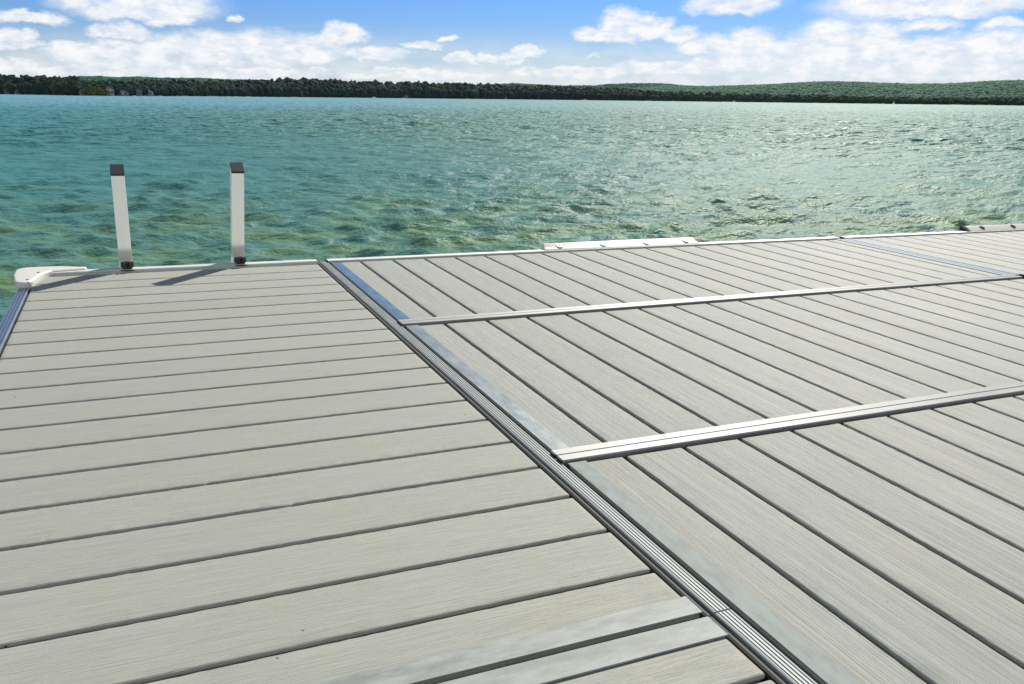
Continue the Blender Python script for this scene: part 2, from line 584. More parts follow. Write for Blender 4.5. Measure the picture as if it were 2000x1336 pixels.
M_WOOD_DARK = forest_material("dark mixed wood", (0.007, 0.017, 0.014), (0.022, 0.038, 0.026))
M_WOOD_MID = forest_material("mid green wood", (0.014, 0.032, 0.022), (0.038, 0.066, 0.036))
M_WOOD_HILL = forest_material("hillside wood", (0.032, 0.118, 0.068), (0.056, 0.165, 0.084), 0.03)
M_LIGHT_TREE = forest_material("pale green crown", (0.070, 0.100, 0.050), (0.120, 0.150, 0.070), 0.3)
M_SHRUB = forest_material("yellow green shrub", (0.085, 0.110, 0.040), (0.150, 0.165, 0.060), 0.4)
M_TRUNK = plain("bark", (0.12, 0.10, 0.08), 0.9, 0.3, 3.0, 0.1)


def ico(sub):
    bm = bmesh.new()
    bmesh.ops.create_icosphere(bm, subdivisions=sub, radius=1.0)
    V = np.array([v.co[:] for v in bm.verts])
    Fc = np.array([[v.index for v in f.verts] for f in bm.faces])
    bm.free()
    return V, Fc


ICO1, ICO2, ICO3 = ico(1), ico(2), ico(3)


class Blobs:
    def __init__(self):
        self.V, self.F, self.n = [], [], 0

    def add(self, c, s, base, rough=0.25):
        V, Fc = base
        k = 1.0 + rng.normal(0, rough, len(V))
        W = V * k[:, None] * np.array(s) + np.array(c)
        self.V.append(W)
        self.F.append(Fc + self.n)
        self.n += len(V)

    def tree(self, x, y, z0, h, w, conifer, fine=False):
        base = ICO3 if fine else ICO2
        if conifer:
            V, Fc = base
            t = (V[:, 2] + 1) / 2
            rad = (1 - t) ** 0.85 + 0.03
            nn = np.hypot(V[:, 0], V[:, 1]) + 1e-6
            k = rad * (1 + rng.normal(0, 0.28, len(V))) * np.where(t < 0.02, 0.2, 1)
            W = np.stack([x + V[:, 0] / nn * k * w * 0.5, y + V[:, 1] / nn * k * w * 0.5, z0 + t * h], -1)
            self.V.append(W)
            self.F.append(Fc + self.n)
            self.n += len(V)
        else:
            for q in range(3 if fine else 2):
                ox, oy = rng.normal(0, w * 0.2, 2)
                zz = z0 + h * rng.uniform(0.42, 0.66)
                self.add((x + ox, y + oy, zz), (w * rng.uniform(0.36, 0.5), w * rng.uniform(0.36, 0.5), z0 + h - zz), base, 0.16)
            self.add((x, y, z0 + h * 0.3), (w * 0.5, w * 0.5, h * 0.32), base, 0.16)

    def build(self, name, mat):
        return obj(name, mesh_np(name, np.concatenate(self.V), np.concatenate(self.F), False), mat)


TOP_FRONT = [(-700, 138), (-200, 140), (0, 143), (30, 144), (60, 148), (100, 149.5), (150, 150), (165, 156), (200, 157), (245, 158), (300, 155.5), (330, 156), (400, 157), (500, 156),
             (540, 153.5), (590, 152), (640, 155), (700, 157), (800, 159), (900, 161), (960, 163), (1000, 164), (1100, 167), (1200, 172), (1300, 177), (1400, 179),
             (1500, 182), (1600, 184), (1700, 187), (1800, 189.5), (1900, 189.5), (2000, 188), (2700, 186)]


def treeline(x0, x1, rows, depth, density, conifer_share, fine_rows, hscale):
    B = Blobs()
    for rw in range(rows):
        fr = rw / max(1, rows - 1)
        px = x0
        while px < x1:
            dd = 6 + depth * fr + rng.uniform(-4, 4)
            D = interp(SHORE, px) + dd
            a = sky_px(px, 190)[0]
            top_el = el_of(px, interp(TOP_FRONT, px))
            ztop = CAM_H + D * math.tan(top_el)
            frac = 0.55 + 0.45 * min(1.0, fr * 1.15) ** 0.8
            zt = ztop * frac * rng.uniform(0.88, 1.04)
            h = min(zt - 0.5, hscale * rng.uniform(0.6, 1.25))
            h = max(h, 3.0)
            w = h * rng.uniform(0.45, 1.15)
            con = rng.random() < conifer_share
            B.tree(D * math.sin(a), D * math.cos(a), max(0.2, zt - h), h, w * (0.62 if con else 1), con, rw in fine_rows)
            px += density * F_PX * w / D * rng.uniform(0.35, 0.75)
    return B


B = treeline(-260, 1260, 5, 90, 1.0, 0.10, (0, 1), 14.0)
o = B.build('forest', M_WOOD_DARK)
tag(o, 'dark wooded bank running along the far shore at left and centre', 'forest', kind='stuff')
B = treeline(1180, 2320, 4, 70, 1.0, 0.5, (0,), 11.0)
o = B.build('forest', M_WOOD_MID)
tag(o, 'low dark green belt of trees along the far shore at right below the hills', 'forest', kind='stuff')

# hills: ground sheets with their woods on top
HILLS = [
    # distance front/back, silhouette in px, trees?
    (2700, 3300, [(110, 172), (140, 152), (160, 150), (200, 150), (235, 152), (270, 150.5), (320, 153), (400, 153.5), (450, 156), (520, 157), (560, 168)], 'far'),
    (3000, 3600, [(900, 175), (960, 165), (1010, 163.5), (1100, 168), (1160, 167.5), (1190, 164.5), (1240, 163), (1290, 163.5), (1330, 167), (1400, 172), (1440, 182)], 'far'),
    (1500, 2300, [(1130, 186), (1200, 176), (1260, 169.5), (1320, 167), (1380, 168), (1440, 166.5), (1500, 164.5), (1560, 161), (1610, 159), (1660, 159.5), (1710, 161.5),
                  (1770, 163.5), (1850, 163), (1900, 160), (1950, 157.5), (2000, 156.5), (2150, 154), (2350, 158)], 'near'),
]
M_LAND = plain("hill ground", (0.055, 0.075, 0.040), 0.9, 0.4, 0.05, 0.1)
HB = Blobs()
for hi, (d0, d1, sil, kind) in enumerate(HILLS):
    xs = np.arange(sil[0][0], sil[-1][0] + 1, 6.0)
    nrow = 10
    V, Fc = [], []
    for i, px in enumerate(xs):
        a = sky_px(px, 190)[0]
        e_top = el_of(px, interp(sil, px))
        for r_ in range(nrow + 3):
            t = min(1.0, r_ / nrow)
            D = d0 + (d1 - d0) * r_ / nrow
            zt = CAM_H + d1 * math.tan(e_top) - (8 if kind == 'near' else 5)
            z = max(zt, 0) * (math.sin(t * math.pi / 2) ** 1.0) if r_ <= nrow else max(zt, 0) * (1 - 0.25 * (r_ - nrow))
            V.append((D * math.sin(a), D * math.cos(a), z))
    k = nrow + 3
    for i in range(len(xs) - 1):
        for r_ in range(k - 1):
            Fc.append((i * k + r_, i * k + r_ + 1, (i + 1) * k + r_ + 1, (i + 1) * k + r_))
    o = obj('hills', mesh_np('hills', V, Fc, True), M_LAND)
    tag(o, kind='structure')
    # woods on this hill
    area_step = 11.0 if kind == 'near' else 22.0
    for r_ in np.arange(0, 1.02, area_step / (d1 - d0)):
        D = d0 + (d1 - d0) * r_
        px = sil[0][0]
        while px < sil[-1][0]:
            a = sky_px(px, 190)[0]
            e_top = el_of(px, interp(sil, px))
            zt = max(CAM_H + d1 * math.tan(e_top) - (8 if kind == 'near' else 5), 0)
            z = zt * math.sin(min(1, r_) * math.pi / 2)
            Dj = D + rng.uniform(-11, 11)
            h = rng.uniform(7, 10)
            w = rng.uniform(8, 13) if kind == 'near' else rng.uniform(18, 28)
            HB.add((Dj * math.sin(a), Dj * math.cos(a), z + h * 0.35), (w * 0.62, w * 0.62, h * 0.42), ICO1, 0.16)
            px += F_PX * w / D * rng.uniform(0.4, 0.95)
o = HB.build('forest', M_WOOD_HILL)
o.data.polygons.foreach_set('use_smooth', np.ones(len(o.data.polygons), dtype=bool))
tag(o, 'hazy green woods covering the low hills behind the far shore', 'forest', kind='stuff')

# strip of land the woods stand on
V, Fc = [], []
pxs = np.arange(-600, 2600, 20.0)
for px in pxs:
    a = sky_px(px, 190)[0]
    D = interp(SHORE, px)
    for dd, z in ((-1.5, -0.3), (1.0, 0.35), (6, 0.6), (60, 3.0), (700, 4.0), (4000, 4.0)):
        V.append(((D + dd) * math.sin(a), (D + dd) * math.cos(a), z))
k = 6
for i in range(len(pxs) - 1):
    for j in range(k - 1):
        Fc.append((i * k + j, i * k + j + 1, (i + 1) * k + j + 1, (i + 1) * k + j))
tag(obj('shore', mesh_np('shore', V, Fc, False), plain("shore sand and grass", (0.13, 0.14, 0.09), 0.9, 0.5, 0.2, 0.1)), kind='structure')


def leafy_crown(w, h, z0, n, size):
    V, Fc = [], []
    for i in range(n):
        while True:
            p = rng.uniform(-1, 1, 3)
            if 0.25 < np.linalg.norm(p) < 1:
                break
        lump = 1 + 0.18 * math.sin(5 * p[0] + 3 * p[2]) * math.cos(4 * p[1])
        c = np.array([p[0] * w / 2 * lump, p[1] * w / 2 * lump, z0 + (p[2] * 0.5 + 0.5) * h * lump])
        u = rng.normal(0, 1, 3)
        u /= np.linalg.norm(u)
        v = np.cross(u, rng.normal(0, 1, 3))
        v /= np.linalg.norm(v)
        s = size * rng.uniform(0.6, 1.3)
        q = len(V)
        V += [c - u * s - v * s * 0.6, c + u * s - v * s * 0.5, c + u * s * 0.8 + v * s * 0.6, c - u * s * 0.7 + v * s * 0.6]
        Fc.append((q, q + 1, q + 2, q + 3))
    return mesh_np('crown', V, Fc, False)


def shore_tree(px, extra, h, w, mat, label, group=None):
    x, y = shore_xy(px, extra)
    t = thing('tree', label, 'tree', (x, y, 0.5), group)
    bm = bmesh.new()
    bm_cyl(bm, (0, 0, 0), 0.35, 0.15, -0.3, h * 0.55, 8)
    bm_cyl(bm, (w * 0.06, 0, 0), 0.12, 0.05, h * 0.3, h * 0.7, 6)
    obj('trunk', bm, M_TRUNK, t)
    obj('crown', leafy_crown(w, h * 0.86, h * 0.14, 700, w * 0.07), mat, t)
    return t


def shore_bush(px, extra, h, w, label):
    x, y = shore_xy(px, extra)
    t = tag(obj('shrub', leafy_crown(w, h, 0, 260, w * 0.09), M_SHRUB), label, 'shrub', 'pale shrubs on the far shore')
    t.location = (x, y, 0.4)


shore_tree(140, -2, 10.0, 11, M_LIGHT_TREE, 'tall pale green tree standing out of the dark wood on the far left shore')
shore_tree(112, -1, 8.5, 8, M_LIGHT_TREE, 'smaller olive green tree just left of the tall pale one on the far shore')
shore_tree(22, -1, 9.5, 9, M_LIGHT_TREE, 'green waterside tree nearest the left edge of the photo')
shore_tree(640, -3, 8, 8, M_WOOD_MID, 'round green tree on the waterline right of the large grey house in the wood')
shore_tree(815, -3, 9, 10, M_WOOD_MID, 'rounded lighter tree on the waterline of the dark bank, right of the white boathouse')
shore_tree(868, -3, 10, 9, M_WOOD_MID, 'lighter crown on the dark bank, second rounded tree right of the white boathouse')
shore_bush(176, -4, 3.8, 9, 'yellow green shrub left in the clearing beside a pale house')
shore_bush(190, -4, 4.4, 10, 'yellow green shrub in the middle of the clearing on the left shore')
shore_bush(203, -4, 3.6, 8, 'yellow green shrub at the right end of the clearing below a white gable')

M_HOUSE_W = plain("pale siding", (0.34, 0.33, 0.31), 0.7, 0.15, 2.0)
M_HOUSE_T = plain("tan siding", (0.20, 0.18, 0.15), 0.7, 0.15, 2.0)
M_HOUSE_G = plain("grey siding", (0.19, 0.20, 0.21), 0.7, 0.15, 2.0)
M_ROOF = plain("shingle roof", (0.10, 0.095, 0.09), 0.85, 0.3, 2.0)
M_GLASS = plain("dark pane", (0.03, 0.04, 0.05), 0.15, 0.2, 2.0, 0.6)


def house(px, extra, w, dp, h, mat, label, yaw=0.0):
    w, dp, h = w * 0.85, dp * 0.85, h * 0.8
    x, y = shore_xy(px, extra + 5)
    a = sky_px(px, 190)[0]
    t = thing('house', label, 'house', (x, y, 0.5 + max(0, extra) * 0.05), 'houses on the far shore', -a + yaw)
    bm = bmesh.new()
    prof = [(-w / 2, -0.5), (w / 2, -0.5), (w / 2, h), (0, h + w * 0.28), (-w / 2, h)]
    bm_prism(bm, prof, -dp / 2, dp / 2, 'Y')
    obj('wall', bm, mat, t)
    bm = bmesh.new()
    e = 0.5
    rp = [(-w / 2 - e, h - 0.28 * 2 * e * 0.56 + 0.03), (0, h + w * 0.28 + 0.04), (w / 2 + e, h - 0.28 * 2 * e * 0.56 + 0.03), (w / 2 + e, h + 0.12), (0, h + w * 0.28 + 0.3), (-w / 2 - e, h + 0.12)]
    bm_prism(bm, rp, -dp / 2 - e, dp / 2 + e, 'Y')
    obj('roof', bm, M_ROOF, t)
    for k in (-1, 1):
        bm = bmesh.new()
        bm_box(bm, -0.8, 0.8, -0.06, 0.06, -0.8, 0.8)
        obj('window', bm, M_GLASS, t, (k * w * 0.25, -dp / 2 - 0.02, h * 0.55))
    bm = bmesh.new()
    bm_box(bm, -0.6, 0.6, -0.06, 0.06, 0, 2.1)
    obj('door', bm, M_HOUSE_T if mat is not M_HOUSE_T else M_HOUSE_W, t, (0, -dp / 2 - 0.02, 0))
    return t


house(18, -2, 8, 8, 4.0, M_HOUSE_G, 'grey cottage nearest the left edge of the photo on the far shore')
house(35, -3, 5, 5, 3.0, M_HOUSE_W, 'small white cottage right of the grey one at the far left')
house(164, -1, 5.5, 5, 3.0, M_HOUSE_W, 'white cottage left of the yellow green clearing on the left shore')
house(212, -1, 6, 7, 4.2, M_HOUSE_W, 'white gabled house at the right end of the yellow green clearing', 0.5)
house(241, -2, 8, 6, 2.2, M_HOUSE_T, 'low tan cottage by the water between the clearing and the grey houses')
house(269, -2, 7, 6, 3.6, M_HOUSE_G, 'grey house, left one of the close pair right of the tan cottage')
house(289, -2, 9, 7, 3.2, M_HOUSE_W, 'pale house, right one of the close pair right of the tan cottage')
house(330, 2, 7, 6, 4.0, M_HOUSE_T, 'brown house among dark trees right of the pale pair')
house(582, 10, 14, 9, 6.5, M_HOUSE_G, 'large grey house up in the dark wood at the middle of the left bank')
house(793, -3, 5, 4, 3.2, M_HOUSE_W, 'small white boathouse at the foot of the dark bank left of the photo centre')
house(987, -3, 4.5, 4, 4.0, M_HOUSE_W, 'white hut at the waterline near the photo centre')
house(897, -3, 6, 5, 3.0, M_HOUSE_G, 'grey hut at the waterline between the white boathouse and white hut')

M_HULL = plain("white hull", (0.80, 0.80, 0.78), 0.35, 0.05, 3.0)
M_SAIL = plain("pale canvas", (0.72, 0.72, 0.68), 0.8, 0.05, 3.0)


def boat(px, back, L, mast, label, yaw):
    x, y = shore_xy(px, -back)
    t = thing('boat', label, 'boat', (x, y, 0), 'boats off the far shore', yaw)
    bm = bmesh.new()
    secs = []
    for s in np.linspace(0, 1, 9):
        hw = L * 0.17 * (1 - max(0, (s - 0.35) / 0.65) ** 2.2) * (0.85 + 0.15 * min(1, s / 0.3)) + 0.02
        zt = 0.55 + 0.35 * s * s
        secs.append([bm.verts.new((-L / 2 + L * s, u * hw, z)) for u, z in ((-1, zt), (-0.8, 0.0), (0, -0.25), (0.8, 0.0), (1, zt))])
    for a, c in zip(secs[:-1], secs[1:]):
        for i in range(4):
            bm.faces.new((a[i], a[i + 1], c[i + 1], c[i]))
        bm.faces.new((a[4], a[0], c[0], c[4]))
    bm.faces.new(secs[0])
    bm.faces.new(secs[-1][::-1])
    bmesh.ops.recalc_face_normals(bm, faces=bm.faces[:])
    obj('hull', bm, M_HULL, t)
    bm = bmesh.new()
    bm_box(bm, -L * 0.12, L * 0.16, -L * 0.09, L * 0.09, 0.5, 1.5, 0.12)
    obj('cabin', bm, M_SAIL, t)
    if mast:
        bm = bmesh.new()
        bm_cyl(bm, (L * 0.05, 0, 0), 0.07, 0.04, 0.6, mast, 8)
        obj('mast', bm, M_ALU, t)
        bm = bmesh.new()
        bm_prism(bm, [(L * 0.04, 1.4), (-L * 0.42, 1.5), (L * 0.04, mast * 0.96)], -0.05, 0.05, 'Y')
        for v in bm.verts:
            pass
        obj('sail', bm, M_SAIL, t)


boat(1434, 22, 7, 0, 'small white motorboat on the water below the join of the two wooded shores', 0.3)
boat(1747, 30, 4.5, 3.4, 'little white sailboat close to the right hand shore', 0.5)
boat(1142, 20, 6.5, 0, 'white boat at the waterline just right of the photo centre', -0.4)
boat(730, 16, 6, 0, 'white boat moored under the dark bank left of the white boathouse', 0.2)

# ------------------------------------------------------------------ dock
WL, WR = 0.1507, 0.15816


def plank_mesh(L, w, th, seg, seed, chip=None):
    """rounded board, long axis X, top at z = 0, ragged embossed edges"""
    rr = np.random.default_rng(seed)
    R_ = 0.0055
    hw = w / 2
    prof = [(-hw + R_ * (1 - math.cos(t)), -R_ * (1 - math.sin(t))) for t in np.linspace(0, math.pi / 2, 6)]
    prof_r = [(-u, v) for u, v in prof[::-1]]
    slot = [(-hw, -th), (-hw, -0.0275), (-hw + 0.009, -0.026), (-hw + 0.009, -0.0085), (-hw, -0.0068)]      # grooved board edge
    full = slot + prof + [(-hw * 0.5, 0.0), (0, 0.0), (hw * 0.5, 0.0)] + prof_r + [(-u, v) for u, v in slot[::-1]]
    n = len(full)
    xs = np.linspace(-L / 2, L / 2, seg + 1)
    V = np.zeros((seg + 1, n, 3))
    for i, x in enumerate(xs):
        for j, (u, v) in enumerate(full):
            V[i, j] = (x, u, v)
    wav = rr.normal(0, 0.00022, (seg + 1, n, 2))
    wav[:, :4] = 0
    wav[:, n - 4:] = 0
    wav[:, 11:14] = 0
    V[:, :, 1:] += wav
    if chip is not None:
        cx, side, size = chip
        for i, x in enumerate(xs):
            g = math.exp(-((x - cx) / (size * 2.2)) ** 2) if x <= cx + size * 0.3 else 0
            for j, (u, v) in enumerate(full):
                if side * u > hw * 0.9 and v > -0.02:
                    V[i, j, 1] += side * size * 0.35 * g
    # ends drawn in a touch so the corners read as rounded
    V = V.reshape(-1, 3)
    Fc = []
    for i in range(seg):
        for j in range(n):
            j2 = (j + 1) % n
            Fc.append((i * n + j, i * n + j2, (i + 1) * n + j2, (i + 1) * n + j))
    bm = bmesh.new()
    vs = [bm.verts.new(p) for p in V]
    for f in Fc:
        bm.faces.new([vs[q] for q in f])
    c0 = bm.faces.new([vs[j] for j in range(n)][::-1])
    c1 = bm.faces.new([vs[seg * n + j] for j in range(n)])
    bmesh.ops.recalc_face_normals(bm, faces=bm.faces[:])
    for f in bm.faces:
        f.smooth = len(f.verts) == 4
    es = [e for f in (c0, c1) for e in f.edges if all(v.co.z > -0.012 for v in e.verts)]
    bmesh.ops.bevel(bm, geom=es, offset=0.0035, segments=2, affect='EDGES', profile=0.5)
    me = bpy.data.meshes.new('plank')
    bm.to_mesh(me)
    bm.free()
    return me


GAP = 0.0102
GAPL = 0.0090
TH = 0.038


def rail_profile(w, h, top, grooves=0, rnd=0.003, u0=0.0):
    """flat extruded rail, u from u0 to u0 + w, top at z = top, with thin lengthwise grooves"""
    p = [(u0, top - h), (u0, top - rnd), (u0 + rnd * 0.3, top - rnd * 0.3), (u0 + rnd, top)]
    for g in range(grooves):
        c = u0 + w * (g + 1.0) / (grooves + 1.0)
        p += [(c - 0.0014, top), (c - 0.0011, top - 0.0045), (c + 0.0011, top - 0.0045), (c + 0.0014, top)]
    p += [(u0 + w - rnd, top), (u0 + w - rnd * 0.3, top - rnd * 0.3), (u0 + w, top - rnd), (u0 + w, top - h)]
    return p


def rail(parent, name, prof, a, b, axis, mat, loc=(0, 0, 0)):
    bm = bmesh.new()
    bm_prism(bm, prof, a, b, axis)
    return obj(name, bm, mat, parent, loc)


def flat_bar(parent, name, x0, x1, y0, y1, z0, z1, mat):
    bm = bmesh.new()
    bm_box(bm, x0, x1, y0, y1, z0, z1, 0.0008, 1)
    return obj(name, bm, mat, parent)


def flange_profile(u0, w, h, top, lip=0.010, plate=0.0038):
    """capped rail: a flat plate whose near edge overhangs a recessed web"""
    r_ = 0.0012
    return [(u0, top - plate), (u0, top - r_), (u0 + r_, top), (u0 + w - r_, top), (u0 + w, top - r_), (u0 + w, top - h), (u0 + lip, top - h), (u0 + lip, top - plate)]


# every section's parts are laid out in dock coordinates; the section's empty sits at the dock origin it names
def section(label, org):
    t = deck_thing('dock_section', label, 'dock section', org, 'sections of the dock')
    t['org'] = list(org)
    return t


def P(t, x, y, z=0.0):
    ox, oy, oz = t['org']
    return (x - ox, y - oy, z - oz)


SP0, SP1 = 0.7785, 0.8125       # the grooved spine rail
# ---- left section, far
A = section('large grey dock section at left with boards running crosswise up to the ladder', (0.2, 2.5, 0))
LX0, LX1 = -0.390, 0.759
lp = [plank_mesh(LX1 - LX0, WL - GAPL, TH, 90, 100 + i) for i in range(3)]
chip_a = plank_mesh(LX1 - LX0, WL - GAPL, TH, 200, 140, (0.087 - (LX0 + LX1) / 2, -1, 0.010))
chip_b = plank_mesh(LX1 - LX0, WL - GAPL, TH, 200, 141, (0.228 - (LX0 + LX1) / 2, -1, 0.012))
Y0 = 2.5974
for i in range(-9, 12):
    y_hi = Y0 - i * WL                    # gap centre line above this board
    y_lo = y_hi - WL
    if y_lo < 0.93:
        continue
    me = lp[i % 3]
    if abs(y_lo - 1.693) < 0.05:
        me = chip_a
    if abs(y_lo - 1.542) < 0.05:
        me = chip_b
    if y_lo < 0.95:
        y_lo = 0.9520 - GAPL / 2
        me = plank_mesh(LX1 - LX0, y_hi - y_lo - GAPL, TH, 90, 130)
    obj('plank', me, M_PLANK_L, A, P(A, (LX0 + LX1) / 2, (y_hi + y_lo) / 2))
YE = 3.962
rail(A, 'end_rail', flange_profile(YE, 0.048, 0.14, 0.0135, 0.012, 0.0045), LX0 - 0.04, 0.760, 'X', M_EDGE, P(A, 0, 0))
rail(A, 'gasket', rail_profile(0.014, 0.05, -0.002, 0, 0.006, 0.7635), 0.9465, 3.990, 'Y', M_RUBBER, P(A, 0, 0))
rail(A, 'side_rail', rail_profile(0.040, 0.14, 0.002, 3, 0.004, LX0 - 0.046), 0.953, 3.955, 'Y', M_RAIL_BLUE, P(A, 0, 0))
rail(A, 'spine_rail', rail_profile(SP1 - SP0, 0.09, 0.002, 4, 0.004, SP0), 0.9465, 4.000, 'Y', M_ALU_DULL, P(A, 0, 0))
o = flat_bar(A, 'end_strip', LX0, LX1 + 0.004, 0.9515, 0.9990, 0.0008, 0.0035, M_STRIP)
o.location = P(A, 0, 0)
for yb in (1.1, 1.9, 2.7, 3.5):
    bm = bm_box(bmesh.new(), LX0 - 0.004, SP0 + 0.03, yb - 0.02, yb + 0.02, -0.13, -TH - 0.002)
    obj('cross_beam', bm, M_FRAME, A, P(A, 0, 0))

# ---- left section, near
Bn = section('dock section at bottom edge starting below the pair of flat metal strips', (0.2, 0.3, 0))
for i in range(7):
    y_hi = 0.9425 - i * WL
    obj('plank', lp[(i + 1) % 3], M_PLANK_L, Bn, P(Bn, (LX0 + LX1) / 2, y_hi - WL / 2))
rail(Bn, 'gasket', rail_profile(0.014, 0.05, -0.002, 0, 0.006, 0.7635), -0.12, 0.9435, 'Y', M_RUBBER, P(Bn, 0, 0))
rail(Bn, 'side_rail', rail_profile(0.040, 0.14, 0.002, 3, 0.004, LX0 - 0.046), -0.12, 0.940, 'Y', M_RAIL_BLUE, P(Bn, 0, 0))
rail(Bn, 'spine_rail', rail_profile(SP1 - SP0, 0.09, 0.002, 4, 0.004, SP0), -0.12, 0.9435, 'Y', M_ALU_DULL, P(Bn, 0, 0))
o = flat_bar(Bn, 'end_strip', LX0, LX1 + 0.004, 0.8870, 0.9385, 0.0008, 0.0040, M_STRIP)
o.location = P(Bn, 0, 0)
for yb in (0.1, 0.8):
    bm = bm_box(bmesh.new(), LX0 - 0.004, SP0 + 0.03, yb - 0.02, yb + 0.02, -0.13, -TH - 0.002)
    obj('cross_beam', bm, M_FRAME, Bn, P(Bn, 0, 0))

# ---- right sections
RX0 = 0.8235
XG0 = 0.9687 - 0.004            # centre of the first gap
S1, S2, YR = 1.5675, 2.7925, 3.975


def right_section(label, y0, y1, x0, x1, gaps, far_rail, near_rail, strips, seeds, galv):
    t = section(label, ((x0 + x1) / 2, (y0 + y1) / 2, 0))
    L = (y1 - y0)
    ms = [plank_mesh(L, WR - GAP, TH, 80, s) for s in seeds]
    edges = [x0] + [g for g in gaps if x0 + 0.03 < g < x1 - 0.03] + [x1]
    for k in range(len(edges) - 1):
        a, c = edges[k], edges[k + 1]
        w = c - a
        if abs(w - WR) < 0.02 and 0 < k < len(edges) - 2:
            obj('plank', ms[k % 3], M_PLANK_R, t, P(t, (a + c) / 2, (y0 + y1) / 2), math.pi / 2)
        else:
            lo = a + (0 if k == 0 else GAP / 2)
            hi = c - (0 if k == len(edges) - 2 else GAP / 2)
            if hi - lo > 0.02:
                obj('plank', plank_mesh(L, hi - lo, TH, 80, seeds[0] + 50 + k), M_PLANK_R, t, P(t, (lo + hi) / 2, (y0 + y1) / 2), math.pi / 2)
    for s0, s1 in strips:
        o = flat_bar(t, 'end_strip', s0, s1, y0 - 0.002, y1 + 0.002, 0.0008, 0.0030, galv)
        o.location = P(t, 0, 0)
    for nm, (ya, yb), h in ((('far_rail'), far_rail, 0.0092), (('near_rail'), near_rail, 0.0092)):
        if ya is None:
            continue
        top = h if yb - ya < 0.04 else 0.0095
        rail(t, nm, flange_profile(ya, yb - ya, 0.13, top), x0 - 0.010, x1 + 0.006, 'X', M_EDGE if ya > 3.5 else M_ALU, P(t, 0, 0))
        bm = bmesh.new()
        bm_box(bm, x0 - 0.0135, x0 - 0.0105, ya + 0.003, yb - 0.003, -0.05, top - 0.001)
        obj('end_plug', bm, M_BLACK, t, P(t, 0, 0))
    for q in range(4):
        xb = x0 + 0.2 + (x1 - x0 - 0.4) * q / 3
        bm = bm_box(bmesh.new(), xb - 0.02, xb + 0.02, y0 + 0.03, y1 - 0.03, -0.13, -TH - 0.002)
        obj('cross_beam', bm, M_FRAME, t, P(t, 0, 0))
    return t


gaps = [XG0 + WR * i for i in range(-1, 45)]
XE = 3.918
HR = 0.0300
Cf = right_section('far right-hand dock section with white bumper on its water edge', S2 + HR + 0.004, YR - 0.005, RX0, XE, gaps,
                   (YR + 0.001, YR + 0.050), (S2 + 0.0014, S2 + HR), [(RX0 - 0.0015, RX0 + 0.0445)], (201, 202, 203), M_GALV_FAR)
Dm = right_section('middle dock section at right between the two bright raised rails', S1 + HR + 0.004, S2 - HR - 0.006, RX0, XE, gaps,
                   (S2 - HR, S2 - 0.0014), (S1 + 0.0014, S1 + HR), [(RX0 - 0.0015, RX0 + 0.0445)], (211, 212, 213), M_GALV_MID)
En = right_section('front right-hand dock section nearest the camera with the most visible grain', 0.36, S1 - HR - 0.006, RX0, XE, gaps,
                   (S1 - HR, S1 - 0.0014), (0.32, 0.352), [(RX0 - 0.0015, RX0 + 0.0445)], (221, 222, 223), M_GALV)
FX0 = 3.986
Ff = right_section('farthest dock section beyond the bluish metal joint at right edge', S2 + HR + 0.004, YR - 0.005, FX0, 6.92, [FX0 + 0.15 + WR * i for i in range(20)],
                   (YR + 0.001, YR + 0.050), (S2 - HR, S2 + HR), [(FX0 - 0.002, FX0 + 0.026)], (231, 232, 233), M_JOINT)
rail(Cf, 'joint_rail', rail_profile(0.044, 0.10, 0.003, 2, 0.003, XE + 0.014), S2 + HR + 0.004, YR - 0.002, 'Y', M_JOINT, P(Cf, 0, 0))
o = flat_bar(Cf, 'end_strip', XE - 0.028, XE + 0.004, S2 + HR + 0.002, YR - 0.003, 0.0008, 0.0030, M_JOINT)
o.location = P(Cf, 0, 0)


# ---- bumpers
def d_profile(y0, y1, z0, z1):
    p = [(y0, z0), (y0 + 0.001, z0 + 0.002), (y0 + 0.004, z0 + 0.0045), (y0 + 0.009, z0 + 0.0070)]
    for t in np.linspace(0.08, 1, 8):
        p.append((y0 + 0.009 + 0.050 * t, z0 + 0.0070 + (z1 - z0 - 0.0070) * (1.15 * t - 0.15 * t * t * t)))
    p += [(y1 - 0.006, z1 - 0.004), (y1, z1 - 0.014), (y1 + 0.003, z0 - 0.02), (y1 - 0.004, z0 - 0.075), (y1 - 0.02, z0 - 0.09), (y1 - 0.024, z0 - 0.02), (y1 - 0.026, z0)]
    return p


